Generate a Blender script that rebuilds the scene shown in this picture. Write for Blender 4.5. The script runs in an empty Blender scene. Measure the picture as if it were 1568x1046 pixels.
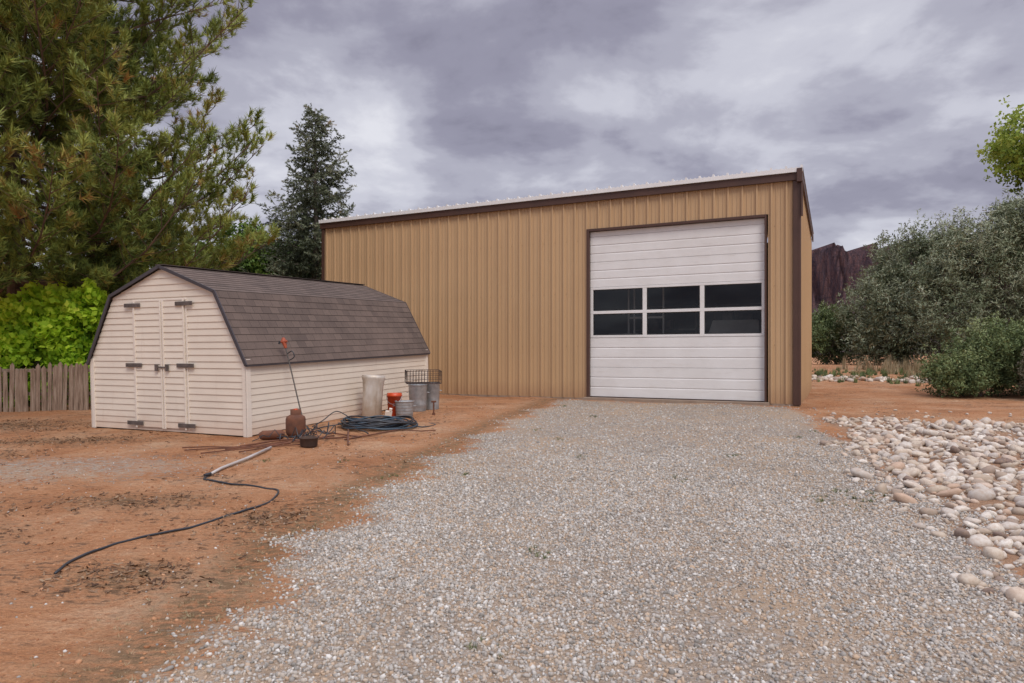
import bpy, math, random
import numpy as np
from mathutils import Vector, Matrix
random.seed(7); rng = np.random.default_rng(7)
scene = bpy.context.scene
COL = scene.collection
R = math.radians

# ------------------------------------------------------------------ helpers
def link(o, parent=None):
    COL.objects.link(o)
    if parent: o.parent = parent
    return o
def empty(name, loc=(0,0,0), rot=(0,0,0)):
    e = bpy.data.objects.new(name, None); e.location = loc; e.rotation_euler = rot
    e.empty_display_size = .3
    return link(e)
class MB:
    def __init__(s): s.v=[]; s.f=[]
    def add(s, v, f):
        o=len(s.v); s.v += [tuple(map(float,p)) for p in v]; s.f += [tuple(i+o for i in q) for q in f]
    def box(s, x0,x1,y0,y1,z0,z1):
        s.add([(x0,y0,z0),(x1,y0,z0),(x1,y1,z0),(x0,y1,z0),(x0,y0,z1),(x1,y0,z1),(x1,y1,z1),(x0,y1,z1)],
              [(0,3,2,1),(4,5,6,7),(0,1,5,4),(1,2,6,5),(2,3,7,6),(3,0,4,7)])
    def tube(s, path, radii, n=6, cap=True):
        path=[Vector(p) for p in path]
        if not hasattr(radii,'__len__'): radii=[radii]*len(path)
        vs=[]; fs=[]; up=Vector((.13,.21,.97))
        u=None
        for i,p in enumerate(path):
            t=(path[min(i+1,len(path)-1)]-path[max(i-1,0)])
            if t.length<1e-6: t=Vector((0,0,1))
            t.normalize()
            if u is None:
                u=t.cross(up); 
                if u.length<.05: u=t.cross(Vector((1,0,0)))
            else: u = u - t*u.dot(t)
            u.normalize(); w=t.cross(u)
            for k in range(n):
                a=2*math.pi*k/n
                vs.append(p+(u*math.cos(a)+w*math.sin(a))*radii[i])
        for i in range(len(path)-1):
            for k in range(n):
                a=i*n+k; b=i*n+(k+1)%n
                fs.append((a,b,b+n,a+n))
        if cap:
            fs.append(tuple(range(n))[::-1]); fs.append(tuple(range((len(path)-1)*n,len(path)*n)))
        s.add(vs,fs)
    def lathe(s, prof, n=28, c=(0,0,0)):
        vs=[]; fs=[]
        for r,z in prof:
            for k in range(n):
                a=2*math.pi*k/n; vs.append((c[0]+r*math.cos(a),c[1]+r*math.sin(a),c[2]+z))
        for i in range(len(prof)-1):
            for k in range(n):
                a=i*n+k; b=i*n+(k+1)%n; fs.append((a,b,b+n,a+n))
        s.add(vs,fs)
    def obj(s, name, mat=None, parent=None, smooth=False, bevel=0):
        me=bpy.data.meshes.new(name); me.from_pydata(s.v,[],s.f); me.update()
        if mat: me.materials.append(mat)
        if smooth:
            me.polygons.foreach_set("use_smooth",[True]*len(me.polygons))
        o=bpy.data.objects.new(name,me)
        if bevel:
            m=o.modifiers.new("bevel",'BEVEL'); m.width=bevel; m.segments=2; m.limit_method='ANGLE'
        return link(o,parent)
def np_mesh(name, V, F, attrs=None, mat=None, parent=None, smooth=False, do_link=True):
    V=np.asarray(V,dtype=np.float32); F=np.asarray(F,dtype=np.int32)
    me=bpy.data.meshes.new(name)
    me.vertices.add(len(V)); me.vertices.foreach_set("co",V.ravel())
    if len(F):
        k=F.shape[1]
        me.loops.add(F.size); me.loops.foreach_set("vertex_index",F.ravel())
        me.polygons.add(len(F)); me.polygons.foreach_set("loop_start",np.arange(0,F.size,k,dtype=np.int32))
        me.update(calc_edges=True)
        if smooth: me.polygons.foreach_set("use_smooth",np.ones(len(F),dtype=bool))
    for n,(t,a) in (attrs or {}).items():
        at=me.attributes.new(n,t,'POINT')
        a=np.asarray(a)
        if t=='FLOAT_VECTOR': at.data.foreach_set("vector",a.astype(np.float32).ravel())
        else: at.data.foreach_set("value",a)
    if mat: me.materials.append(mat)
    me.update()
    o=bpy.data.objects.new(name,me)
    if do_link: link(o,parent)
    return o

# ------------------------------------------------------------------ materials
class NT:
    def __init__(s,name):
        s.m=bpy.data.materials.new(name); s.m.use_nodes=True
        s.t=s.m.node_tree; s.b=s.t.nodes['Principled BSDF']; s.out=s.t.nodes['Material Output']
        s.tc=s.n('ShaderNodeTexCoord')
    def n(s,ty,**k):
        x=s.t.nodes.new(ty)
        for a,v in k.items(): setattr(x,a,v)
        return x
    def l(s,a,b): s.t.links.new(a,b)
    def noise(s,scale,detail=4,rough=.55,vec=None,dist=0):
        x=s.n('ShaderNodeTexNoise'); x.inputs['Scale'].default_value=scale; x.inputs['Detail'].default_value=detail
        x.inputs['Roughness'].default_value=rough; x.inputs['Distortion'].default_value=dist
        s.l(vec or s.tc.outputs['Object'],x.inputs['Vector']); return x.outputs['Fac']
    def ramp(s,fac,stops,interp='LINEAR'):
        r=s.n('ShaderNodeValToRGB'); r.color_ramp.interpolation=interp; e=r.color_ramp.elements
        while len(e)<len(stops): e.new(.5)
        for i,(p,c) in enumerate(stops):
            if not hasattr(c,'__len__'): c=(c,c,c)
            e[i].position=p; e[i].color=(*c[:3],1)
        s.l(fac,r.inputs['Fac']); return r.outputs['Color']
    def mix(s,f,a,b,mode='MIX'):
        x=s.n('ShaderNodeMix',data_type='RGBA',blend_type=mode)
        for sock,v in ((x.inputs['Factor'],f),(x.inputs[6],a),(x.inputs[7],b)):
            if hasattr(v,'links'): s.l(v,sock)
            elif hasattr(v,'__len__'): sock.default_value=(*v[:3],1)
            else: sock.default_value=v
        return x.outputs[2]
    def math(s,op,a,b=0,clamp=False):
        x=s.n('ShaderNodeMath',operation=op,use_clamp=clamp)
        for i,v in enumerate((a,b)):
            if hasattr(v,'links'): s.l(v,x.inputs[i])
            else: x.inputs[i].default_value=v
        return x.outputs[0]
    def attr(s,name):
        x=s.n('ShaderNodeAttribute'); x.attribute_name=name; return x.outputs['Fac']
    def scaled(s,v,src=None):
        x=s.n('ShaderNodeMapping'); x.inputs['Scale'].default_value=v; s.l(src or s.tc.outputs['Object'],x.inputs['Vector']); return x.outputs['Vector']
    def col(s,c): 
        if hasattr(c,'links'): s.l(c,s.b.inputs['Base Color'])
        else: s.b.inputs['Base Color'].default_value=(*c,1)
    def bump(s,h,strength=.3,dist=.01):
        x=s.n('ShaderNodeBump'); x.inputs['Strength'].default_value=strength; x.inputs['Distance'].default_value=dist
        s.l(h,x.inputs['Height']); s.l(x.outputs['Normal'],s.b.inputs['Normal'])
    def set(s,rough=.8,metal=0,spec=None):
        s.b.inputs['Roughness'].default_value=rough; s.b.inputs['Metallic'].default_value=metal
        if spec is not None: s.b.inputs['Specular IOR Level'].default_value=spec
def simple(name,c1,c2=None,scale=3,rough=.7,metal=0,bump=0,bscale=30,spec=None,detail=5):
    t=NT(name); c2=c2 or tuple(x*.75 for x in c1)
    f=t.noise(scale,detail)
    t.col(t.ramp(f,[(.3,c1),(.7,c2)])); t.set(rough,metal,spec)
    if bump: t.bump(t.noise(bscale,4),bump,.01)
    return t.m

def foliage_mat(name, stops, rough=.6, trans=0):
    t=NT(name); c=t.ramp(t.attr('rnd'),stops); t.col(c); t.set(rough,0,.2)
    if trans:
        tr=t.n('ShaderNodeBsdfTranslucent'); t.l(c,tr.inputs['Color'])
        mx=t.n('ShaderNodeMixShader'); mx.inputs[0].default_value=trans
        t.l(t.b.outputs[0],mx.inputs[1]); t.l(tr.outputs[0],mx.inputs[2]); t.l(mx.outputs[0],t.out.inputs['Surface'])
    return t.m

# ------------------------------------------------------------------ terrain
def ground_h(x,y):
    x=np.asarray(x,dtype=float); y=np.asarray(y,dtype=float)
    p=.44*x+.898*y
    def sp(a,k=.6): return np.log1p(np.exp(np.clip(a/k,-40,40)))*k
    z=.035*(sp(p-5)-sp(p-16)) + .045*(sp(p-19)-sp(p-39))
    near=np.exp(-(x**2+(y-9)**2)/500)
    z=z+near*(.010*np.sin(2.1*x+.7*y)+.008*np.sin(3.3*y-1.2*x+1)+.006*np.sin(5.1*x+4.3*y)+.004*np.sin(9*x-7*y)+.003*np.sin(17*x+11*y)*np.sin(13*y-9*x))
    return z
def gh(x,y): return float(ground_h(x,y))
def sdist_left(pts,x,y):
    """signed distance (+ on the right side) to a polyline running away from the camera, x as function of y"""
    P=np.array(pts); return x-np.interp(y,P[:,1],P[:,0])
GL=[(-1.3,-3),(-1.5,3.1),(-1.55,5.4),(-1.27,7.6),(-.78,9.7),(.07,12.9),(1.2,16.6),(2.4,18)]
GR=[(3.5,-3),(3.1,4.0),(3.2,4.9),(3.5,6),(3.85,7.2),(4.4,9.2),(5.0,10.5),(5.7,12.3),(6.4,14.6),(6.6,18)]
def wob(x,y): return .12*np.sin(3.1*y+1.3*x)+.08*np.sin(7.3*y-2*x+2)+.05*np.sin(15*y+9*x)
def gravel_mask(x,y):
    a=np.clip((sdist_left(GL,x,y)+wob(x,y)*1.3)/.65+.5,0,1)
    far=np.clip((y-9)/3,0,1)
    b=np.clip((-sdist_left(GR,x,y)+wob(y,x)+.42-.75*far)/(.35+.5*far)+.5,0,1)
    c=np.clip((16.3-(.44*x+.898*y)+wob(x,y))/1.6,0,1)
    return a*b*c
def rock_mask(x,y):
    a=np.clip((sdist_left(GR,x,y)+.10+1.3*wob(y,x))/.3,0,1)
    top=12.75-.53*(x-5.7)
    b=np.clip((top-y+2*wob(x,y))/.6,0,1)
    return a*b
def litter_mask(x,y):
    a=np.exp(-((sdist_left(GL,x,y)+.35)/.30)**2)*.9
    return a
LITTER=[(-3.8,6.9,.7,.35),(-4.7,5.4,.6,.4),(-7.3,11.2,1.2,.4),(-9.7,13.2,1.3,.7),(-2.2,6.2,.35,.4),(-5.6,6.4,.8,.3),(-2.6,4.6,.4,.3),(-8.2,9.9,1.0,.35)]

def axis(fine0,fine1,step,far):
    a=list(np.arange(fine0,fine1,step)); 
    s=step; v=fine1
    while v<far: a.append(v); s*=1.25; v+=s
    a.append(far); s=step; v=fine0-step
    lo=[]
    while v>-far: lo.append(v); s*=1.25; v-=s
    lo.append(-far)
    return np.array(lo[::-1]+a)
xs=axis(-10.5,9,.07,3000); ys=axis(1,19,.07,3000)
X,Y=np.meshgrid(xs,ys); Z=ground_h(X,Y)
gm=gravel_mask(X,Y); rm=rock_mask(X,Y)
grey=np.exp(-(((X+6.2)/2.9)**2+((Y-8.7)/1.2)**2)**1.5)
lt=litter_mask(X,Y)
for a_,b_,c_,d_ in LITTER: lt=np.maximum(lt,.85*np.exp(-((X-a_)/c_)**2-((Y-b_)/d_)**2))
nx,ny=len(xs),len(ys)
idx=np.arange(nx*ny).reshape(ny,nx)
F=np.stack([idx[:-1,:-1],idx[:-1,1:],idx[1:,1:],idx[1:,:-1]],-1).reshape(-1,4)

t=NT('dirt_and_gravel_ground')
nz=t.noise(.8,5,.65,dist=.4); n3=t.noise(42,3,.7); n4=t.noise(9,5,.7,t.scaled((1,1.7,1)))
dirt=t.ramp(nz,[(.30,(.37,.165,.078)),(.42,(.48,.235,.115)),(.54,(.54,.295,.16)),(.68,(.58,.39,.25))])
dirt=t.mix(t.ramp(n4,[(.38,.7),(.55,0.0)]),dirt,(.37,.165,.078))
dirt=t.mix(t.ramp(n3,[(.3,.5),(.5,0.0)]),dirt,(.21,.11,.06))
dirt=t.mix(t.ramp(n3,[(.58,0.0),(.72,.5)]),dirt,(.64,.46,.32))
lit=t.math('MULTIPLY',t.ramp(n4,[(.50,0.0),(.60,1.0)]),t.ramp(t.noise(.95,4,.65,t.scaled((.8,1.5,1)),dist=.3),[(.47,0.0),(.58,.9)]))
dirt=t.mix(lit,dirt,(.14,.08,.05))
dirt=t.mix(t.math('MULTIPLY',t.attr('litter'),t.ramp(n4,[(.40,0.0),(.55,1.0)])),dirt,(.19,.125,.07))
vor=t.n('ShaderNodeTexVoronoi'); vor.inputs['Scale'].default_value=46; t.l(t.tc.outputs['Object'],vor.inputs['Vector'])
sepc=t.n('ShaderNodeSeparateColor'); t.l(vor.outputs['Color'],sepc.inputs[0])
gcol=t.ramp(sepc.outputs[0],[(0,(.27,.24,.20)),(.35,(.40,.36,.31)),(.6,(.48,.40,.31)),(.8,(.44,.42,.39)),(1,(.60,.57,.53))])
gcol=t.mix(t.ramp(vor.outputs['Distance'],[(.25,0.0),(.7,.6)]),gcol,(.28,.21,.155))
gcol=t.mix(t.ramp(nz,[(.42,0.0),(.64,.7)]),gcol,(.50,.36,.24))
ga=t.math('ADD',t.attr('gravel'),t.math('MULTIPLY',t.attr('grey'),.58))
gf=t.math('ADD',ga,t.math('MULTIPLY',t.math('SUBTRACT',n4,.5),1.7))
gf=t.ramp(gf,[(.35,0.0),(.65,.95)])
c=t.mix(gf,dirt,gcol)
c=t.mix(t.math('MULTIPLY',t.attr('rock'),.8),c,(.37,.24,.16))
t.col(c); t.set(.95,0,.15)
hb=t.math('ADD',t.math('MULTIPLY',n3,.5),t.math('MULTIPLY',n4,1.6))
t.bump(hb,1,.045)
np_mesh('ground',np.stack([X,Y,Z],-1).reshape(-1,3),F,
  {'gravel':('FLOAT',gm.ravel()),'rock':('FLOAT',rm.ravel()),'grey':('FLOAT',grey.ravel()),'litter':('FLOAT',lt.ravel())},t.m,smooth=True)

# ------------------------------------------------------------------ instancing
def ico(sub):
    import bmesh
    b=bmesh.new(); bmesh.ops.create_icosphere(b,subdivisions=sub,radius=1); b.verts.index_update()
    V=np.array([v.co[:] for v in b.verts]); F=np.array([[v.index for v in f.verts] for f in b.faces]); b.free()
    return V,F
def instancer(name,pts,rot,scl,idx,protos,parent=None):
    o=np_mesh(name,pts,np.zeros((0,3),int),{'rot':('FLOAT_VECTOR',rot),'scl':('FLOAT_VECTOR',scl),'idx':('INT',idx.astype(np.int32))},parent=parent)
    c=bpy.data.collections.new(name+'_stones')
    for p in protos: c.objects.link(p)
    g=bpy.data.node_groups.new(name,'GeometryNodeTree')
    g.interface.new_socket('Geometry',in_out='INPUT',socket_type='NodeSocketGeometry')
    g.interface.new_socket('Geometry',in_out='OUTPUT',socket_type='NodeSocketGeometry')
    N=g.nodes.new; gi=N('NodeGroupInput'); go=N('NodeGroupOutput'); ip=N('GeometryNodeInstanceOnPoints'); ci=N('GeometryNodeCollectionInfo')
    ci.inputs['Collection'].default_value=c; ci.inputs['Separate Children'].default_value=True; ci.inputs['Reset Children'].default_value=True
    def at(n,ty):
        a=N('GeometryNodeInputNamedAttribute'); a.data_type=ty; a.inputs['Name'].default_value=n
        return [q for q in a.outputs if q.enabled and q.name=='Attribute'][0]
    L=g.links.new
    L(gi.outputs[0],ip.inputs['Points']); L(ci.outputs[0],ip.inputs['Instance']); ip.inputs['Pick Instance'].default_value=True
    L(at('idx','INT'),ip.inputs['Instance Index']); L(at('rot','FLOAT_VECTOR'),ip.inputs['Rotation']); L(at('scl','FLOAT_VECTOR'),ip.inputs['Scale'])
    L(ip.outputs[0],go.inputs[0])
    m=o.modifiers.new('scatter','NODES'); m.node_group=g
    return o
def stone_mat(name,stops,rough=.85,detail=False):
    t=NT(name); oi=t.n('ShaderNodeObjectInfo')
    c=t.ramp(oi.outputs['Random'],stops)
    if detail: c=t.mix(t.ramp(t.noise(2.2,4,.65),[(.38,0.0),(.7,.6)]),c,(.38,.26,.18))
    t.col(c); t.set(rough,0,.2); return t.m
gmat=stone_mat('gravel_stone',[(0,(.22,.205,.185)),(.12,(.33,.31,.285)),(.4,(.42,.385,.345)),(.55,(.48,.41,.335)),(.68,(.48,.35,.24)),(.76,(.44,.42,.39)),(.92,(.53,.505,.47)),(1,(.68,.66,.62))])
protos=[]
for k in range(7):
    V,Fi=ico(1); V=V*rng.uniform(.65,1.25,(len(V),1))*rng.uniform(.7,1.25,(1,3))
    protos.append(np_mesh('gravel_stone_%d'%k,V,Fi,mat=gmat,do_link=False))
def scatter(n,x0,x1,y0,y1,maskf):
    x=rng.uniform(x0,x1,n); y=rng.uniform(y0,y1,n); k=rng.uniform(0,1,n)<maskf(x,y); return x[k],y[k]
def gdens(x,y):
    m=gravel_mask(x,y)**1.5
    patch=.5+.5*np.sin(1.7*x+.8*np.sin(1.3*y))*np.sin(.9*y+1.1*np.sin(1.9*x)+.6)
    fine_=.5+.5*np.sin(4.1*x+1.5*np.sin(3.3*y))*np.sin(3.7*y+1.1*np.sin(4.9*x)+.6)
    thin=np.clip(1.05-(y-6)/9,.22,1)
    return m*(.30+.45*patch+.22*fine_)*thin
gx=[];gy=[];gs=[]
for (y0,y1,dens,s0,s1) in ((.2,6,3900,.0050,.0130),(6,10,2800,.0065,.0140),(10,17,1500,.008,.015)):
    n=int(dens*(y1-y0)*9.5); a,b=scatter(n,-2.5,7,y0,y1,gdens); gx.append(a);gy.append(b); gs.append(rng.uniform(s0,s1,len(a))*rng.choice([1,1,1,1.35,.7],len(a)))
a,b=scatter(14000,-9,8,2,16,lambda x,y:.35*(1-gravel_mask(x,y))*(1-rock_mask(x,y))*np.exp(-((sdist_left(GL,x,y)))**2/2)+.05+.6*np.exp(-(((x+6.2)/2.9)**2+((y-8.7)/1.2)**2)))
k=~((a>-8)&(a<-2)&(b>11.3)); a=a[k];b=b[k]
gx.append(a);gy.append(b);gs.append(rng.uniform(.004,.011,len(a)))
gx=np.concatenate(gx);gy=np.concatenate(gy);gs=np.concatenate(gs);n=len(gx)
instancer('gravel',np.stack([gx,gy,ground_h(gx,gy)+gs*.2],-1),rng.uniform(0,6.28,(n,3)),np.repeat(gs[:,None],3,1)*rng.uniform(.75,1.25,(n,3)),rng.integers(0,7,n),protos)
cmat=stone_mat('earth_clod',[(0,(.28,.12,.06)),(.5,(.42,.20,.10)),(1,(.54,.31,.18))],.95)
cp=[]
for k in range(4):
    V,Fi=ico(1); V=V*rng.uniform(.6,1.25,(len(V),1))*np.array([[1.1,.9,.6]]); cp.append(np_mesh('clod_%d'%k,V,Fi,mat=cmat,do_link=False))
a,b=scatter(34000,-10,9,2,16,lambda x,y:(1-gravel_mask(x,y))*(1-rock_mask(x,y))*(.25+.6*np.clip(np.sin(1.3*x+.9*np.sin(2.1*y))*np.sin(1.7*y+.5*x),0,1)))
k=~((a>-8)&(a<-2)&(b>11.2)); a=a[k];b=b[k]; n=len(a); s_=rng.uniform(.004,.013,n)*rng.choice([1,1,1,1.7],n)
instancer('earth_clods',np.stack([a,b,ground_h(a,b)],-1),rng.uniform(-.4,6,(n,3))*np.array([[.1,.1,1]]),np.repeat(s_[:,None],3,1),rng.integers(0,4,n),cp)

rmat=stone_mat('river_rock',[(0,(.15,.11,.10)),(.06,(.30,.24,.20)),(.22,(.46,.39,.31)),(.42,(.62,.55,.46)),(.55,(.50,.36,.27)),(.63,(.66,.61,.54)),(.82,(.47,.43,.39)),(1,(.74,.70,.63))],.85,True)
rp=[]
for k in range(9):
    V,Fi=ico(2); d=rng.normal(0,1,(3,3)); 
    q=1+.17*np.sin(V@d[0]*1.9)+.12*np.sin(V@d[1]*2.9+1)+.035*rng.normal(0,1,len(V)); V=V*q[:,None]*np.array([[1.2,.85,.62]])*rng.uniform(.8,1.2,(1,3))
    V=np.sign(V)*np.abs(V)**.88
    rp.append(np_mesh('river_rock_%d'%k,V,Fi,mat=rmat,smooth=True,do_link=False))
cell=.086
ax,ay=np.meshgrid(np.arange(2.9,14,cell),np.arange(1.5,13.2,cell)); ax=(ax+rng.uniform(-.06,.06,ax.shape)).ravel(); ay=(ay+rng.uniform(-.06,.06,ay.shape)).ravel()
k=rng.uniform(0,1,len(ax))<rock_mask(ax,ay)*(.72+.25*np.sin(1.3*ax+2*ay)); ax=ax[k];ay=ay[k]
rs=rng.uniform(.022,.050,len(ax))*rng.choice([.6,.8,1,1,1.3,1.75],len(ax))
bx=rng.uniform(8,17,260); by=27.4-.5*bx+rng.normal(0,.5,260); bs=rng.uniform(.04,.12,260)
cx,cy=scatter(1800,3.3,12,4,17,lambda x,y:.35*(1-rock_mask(x,y))*(sdist_left(GR,x,y)>-.35)); cs=rng.uniform(.012,.045,len(cx))
k=(.44*cx+.898*cy)<15.6; cx=cx[k];cy=cy[k];cs=cs[k]
ax=np.concatenate([ax,bx,cx]);ay=np.concatenate([ay,by,cy]);rs=np.concatenate([rs,bs,cs]);n=len(ax)
rt=np.stack([rng.normal(0,.35,n),rng.normal(0,.35,n),rng.uniform(0,6.28,n)],-1)
instancer('river_rocks',np.stack([ax,ay,ground_h(ax,ay)+rs*.22],-1),rt,np.repeat(rs[:,None],3,1)*rng.uniform(.85,1.2,(n,3)),rng.integers(0,9,n),rp)

# ------------------------------------------------------------------ metal workshop
BL=13.14; BD=5.4; BH=5.06; RS=.105
bd=empty('metal_workshop_building',(-5.63,20.5,.38),(0,0,-math.atan2(5.78,11.8)))
def tan_mat():
    t=NT('tan_painted_steel')
    c=t.ramp(t.noise(.35,3),[(.3,(.545,.375,.215)),(.7,(.495,.335,.19))])
    st=t.noise(1.2,5,.6,t.scaled((6,6,.35)))
    c=t.mix(t.ramp(st,[(.5,0.0),(.8,.3)]),c,(.38,.25,.145))
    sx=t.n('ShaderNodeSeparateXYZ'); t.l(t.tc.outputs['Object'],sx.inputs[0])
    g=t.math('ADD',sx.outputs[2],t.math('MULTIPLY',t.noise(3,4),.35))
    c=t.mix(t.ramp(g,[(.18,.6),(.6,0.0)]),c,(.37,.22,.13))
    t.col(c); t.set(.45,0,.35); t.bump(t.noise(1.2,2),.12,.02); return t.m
TAN=tan_mat()
BRN=simple('brown_trim_steel',(.085,.042,.030),(.065,.032,.024),2,.5)
WHT=simple('white_steel',(.82,.83,.84),(.72,.72,.72),1.5,.4)
def prof(x):
    d=(x-.10)%.305; d=min(d,.305-d)
    if d<=.018: return .042
    if d<=.027: return .042*(.027-d)/.009
    e=(x-.10)%.305
    for c in (.1017,.2033):
        if abs(e-c)<.012: return .013
    return 0
def pbreaks(x0,x1):
    b={x0,x1}; k=int(math.floor((x0-.1)/.305))-1
    while .1+k*.305<x1+.4:
        c=.1+k*.305
        for o in (-.027,-.018,.018,.027,.0875,.0900,.1134,.1159,.1891,.1916,.2150,.2175):
            if x0<c+o<x1: b.add(c+o)
        k+=1
    return sorted(b)
def panel(mb,x0,x1,z0,z1):
    b=pbreaks(x0,x1); vs=[];fs=[]
    for x in b: vs += [(x,-prof(x),z0),(x,-prof(x),z1)]
    for i in range(len(b)-1): fs.append((2*i,2*i+2,2*i+3,2*i+1))
    mb.add(vs,fs)
DX0,DX1,DZ0,DZ1=8.40,12.46,.06,4.08
m=MB(); panel(m,.0,DX0-.07,0.02,BH-.12); panel(m,DX1+.07,BL,0.02,BH-.12); panel(m,DX0-.07,DX1+.07,DZ1+.09,BH-.12)
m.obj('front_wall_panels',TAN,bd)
def sidewall(flip,xx,name):
    vs=[];fs=[];b=pbreaks(0,BD)
    for y in b:
        zt=BH-.12-RS*y; vs += [(xx+flip*prof(y),y,.02),(xx+flip*prof(y),y,zt)]
    for i in range(len(b)-1):fs.append((2*i,2*i+2,2*i+3,2*i+1))
    mm=MB(); mm.add(vs,fs); mm.obj(name,TAN,bd)
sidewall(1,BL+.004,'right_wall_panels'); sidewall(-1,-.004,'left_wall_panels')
m=MB(); m.add([(0,BD,0),(BL,BD,0),(BL,BD,BH-.12-RS*BD),(0,BD,BH-.12-RS*BD)],[(0,3,2,1)]); m.obj('back_wall',TAN,bd)
m=MB()   # screw rows on the girts
for zz in (1.3,2.6,3.9):
    x=.1+.06
    while x<BL-.1:
        if not (DX0-.15<x<DX1+.15 and zz<DZ1+.15): m.box(x-.006,x+.006,-.008,-.001,zz-.006,zz+.006)
        x+=.305
m.obj('panel_screws',simple('screw_heads',(.30,.21,.12),(.22,.15,.09),5,.5),bd)
LIN=simple('interior_liner',(.26,.24,.21),(.16,.15,.14),1,.9)
m=MB(); m.add([(.05,BD-.05,0),(BL-.05,BD-.05,0),(BL-.05,BD-.05,4.3),(.05,BD-.05,4.3)],[(0,1,2,3)])
m.add([(.05,.3,0),(BL-.05,.3,0),(BL-.05,BD-.05,0),(.05,BD-.05,0)],[(0,1,2,3)]); m.obj('interior_liner',LIN,bd)
m=MB()
for sx in (8.2,10.6):
    for sz in (.4,1.1,1.8,2.5): m.box(sx,sx+1.9,BD-.8,BD-.2,sz,sz+.05)
    for px_ in (sx,sx+1.85): m.box(px_,px_+.05,BD-.8,BD-.75,0,2.6)
    for i in range(12):
        q=sx+.1+random.random()*1.5; z=random.choice([.45,1.15,1.85]); m.box(q,q+.2+.15*random.random(),BD-.7,BD-.35,z,z+.2+.3*random.random())
m.obj('interior_shelving',simple('shelf_goods',(.5,.45,.4),(.15,.13,.12),2,.8),bd)
m=MB()
m.box(10.9,12.3,.9,3.6,.5,1.35); m.add([(10.95,1.2,1.35),(12.25,1.2,1.35),(12.25,3.2,1.35),(10.95,3.2,1.35),(11.05,1.7,1.95),(12.15,1.7,1.95),(12.15,3.0,1.95),(11.05,3.0,1.95)],[(4,5,6,7),(0,1,5,4),(1,2,6,5),(2,3,7,6),(3,0,4,7)])
for a in (9.0,9.15,9.9): m.box(a,a+.05,1.2,1.25,0,2.9)
m.box(9.0,9.95,1.2,1.25,2.0,2.06); m.box(8.6,9.4,.8,1.5,1.5,1.62)
m.obj('stored_items_inside',simple('stored_items_paint',(.75,.74,.70),(.45,.42,.40),1.2,.4),bd,bevel=.03)
m=MB()
m.box(-.09,BL+.07,-.10,-.048,BH-.22,BH-.065)
m.box(BL-.10,BL+.0,-.072,-.046,0,BH-.22)
m.box(BL+.0,BL+.055,-.072,.09,0,BH-.22)
m.box(-.055,.0,-.072,.09,0,BH-.22); m.box(0,.05,-.072,-.046,0,BH-.22)
m.box(DX0-.07,DX0,-.054,.10,0.0,DZ1+.09); m.box(DX1,DX1+.04,-.054,.10,0.0,DZ1+.09)
m.box(DX0,DX1,-.054,.10,DZ1+.03,DZ1+.09)
m.box(BL-.02,BL+.09,-.16,-.003,BH-.27,BH+.02)
m.box(BL+.058,BL+.10,-.115,-.06,BH-1.0,BH-.24)
m.obj('brown_trim',BRN,bd,bevel=.006)
m=MB()
for xa,xb in ((BL+.055,BL+.085),(-.085,-.055)):
    z0,z1=BH-.17,BH-.17-RS*BD
    m.add([(xa,-.0,z0),(xb,-.0,z0),(xb,BD+.1,z1),(xa,BD+.1,z1),(xa,-.0,z0+.18),(xb,-.0,z0+.18),(xb,BD+.1,z1+.18),(xa,BD+.1,z1+.18)],
          [(0,3,2,1),(4,5,6,7),(0,1,5,4),(1,2,6,5),(2,3,7,6),(3,0,4,7)])
m.obj('rake_trim',BRN,bd)
m=MB(); b=pbreaks(-.10,BL+.10); vs=[];fs=[]
for x in b:
    h=prof(x)*1.25
    for (yy,dz) in ((-.14,0),(BD+.15,-RS*(BD+.29))):
        vs.append((x,yy,BH+.035+h+dz)); 
for i in range(len(b)-1): fs.append((2*i,2*i+2,2*i+3,2*i+1))
m.add(vs,fs)
vs=[];fs=[]
for x in b: vs += [(x,-.14,BH-.055),(x,-.14,BH+.035+prof(x)*1.25)]
for i in range(len(b)-1): fs.append((2*i,2*i+2,2*i+3,2*i+1))
m.add(vs,fs); m.add([(-.10,-.14,BH-.055),(BL+.10,-.14,BH-.055),(BL+.10,0,BH-.055),(-.10,0,BH-.055)],[(0,3,2,1)])
m.obj('white_roof_sheets',WHT,bd)
m=MB(); m.box(-.02,BL+.02,-.03,BD,-.5,.018); m.box(DX0-.1,DX1+.1,-.25,-.03,-.4,.045)
m.obj('concrete_slab',simple('slab_concrete',(.34,.27,.21),(.26,.19,.14),4,.9,bump=.3),bd)
WD=NT('white_door_paint')
c=WD.ramp(WD.noise(1.5,5,.6),[(.3,(.80,.80,.80)),(.75,(.71,.70,.69))])
c=WD.mix(WD.ramp(WD.noise(1.6,6,.7,WD.scaled((.7,1,5))),[(.55,0.0),(.78,.45)]),c,(.52,.47,.42))
WD.col(c); WD.set(.5); WDOOR=WD.m
dy=.055
def sec(mb,z0,z1):
    h=z1-z0; pz=[(z0,.018),(z0+.006,0)]
    if h>.3:
        for fr in (.33,.66):
            zc=z0+h*fr; pz += [(zc-.025,0),(zc-.012,.011),(zc+.008,.011),(zc+.013,0)]
    pz += [(z1-.008,0),(z1,.018)]
    vs=[];fs=[]
    for z,q in pz: vs += [(DX0,dy+q,z),(DX1,dy+q,z)]
    for i in range(len(pz)-1): fs.append((2*i,2*i+1,2*i+3,2*i+2))
    mb.add(vs,fs)
m=MB()
for a,b_ in ((.06,.78),(.78,1.50),(2.74,3.36),(3.36,3.98),(3.98,4.11)): sec(m,a,b_)
m.obj('overhead_door_sections',WDOOR,bd)
m=MB()
W=DX1-DX0; st=.07
m.box(DX0,DX1,dy-.006,dy+.04,1.503,1.56); m.box(DX0,DX1,dy-.006,dy+.04,2.085,2.155); m.box(DX0,DX1,dy-.006,dy+.04,2.68,2.737)
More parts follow.
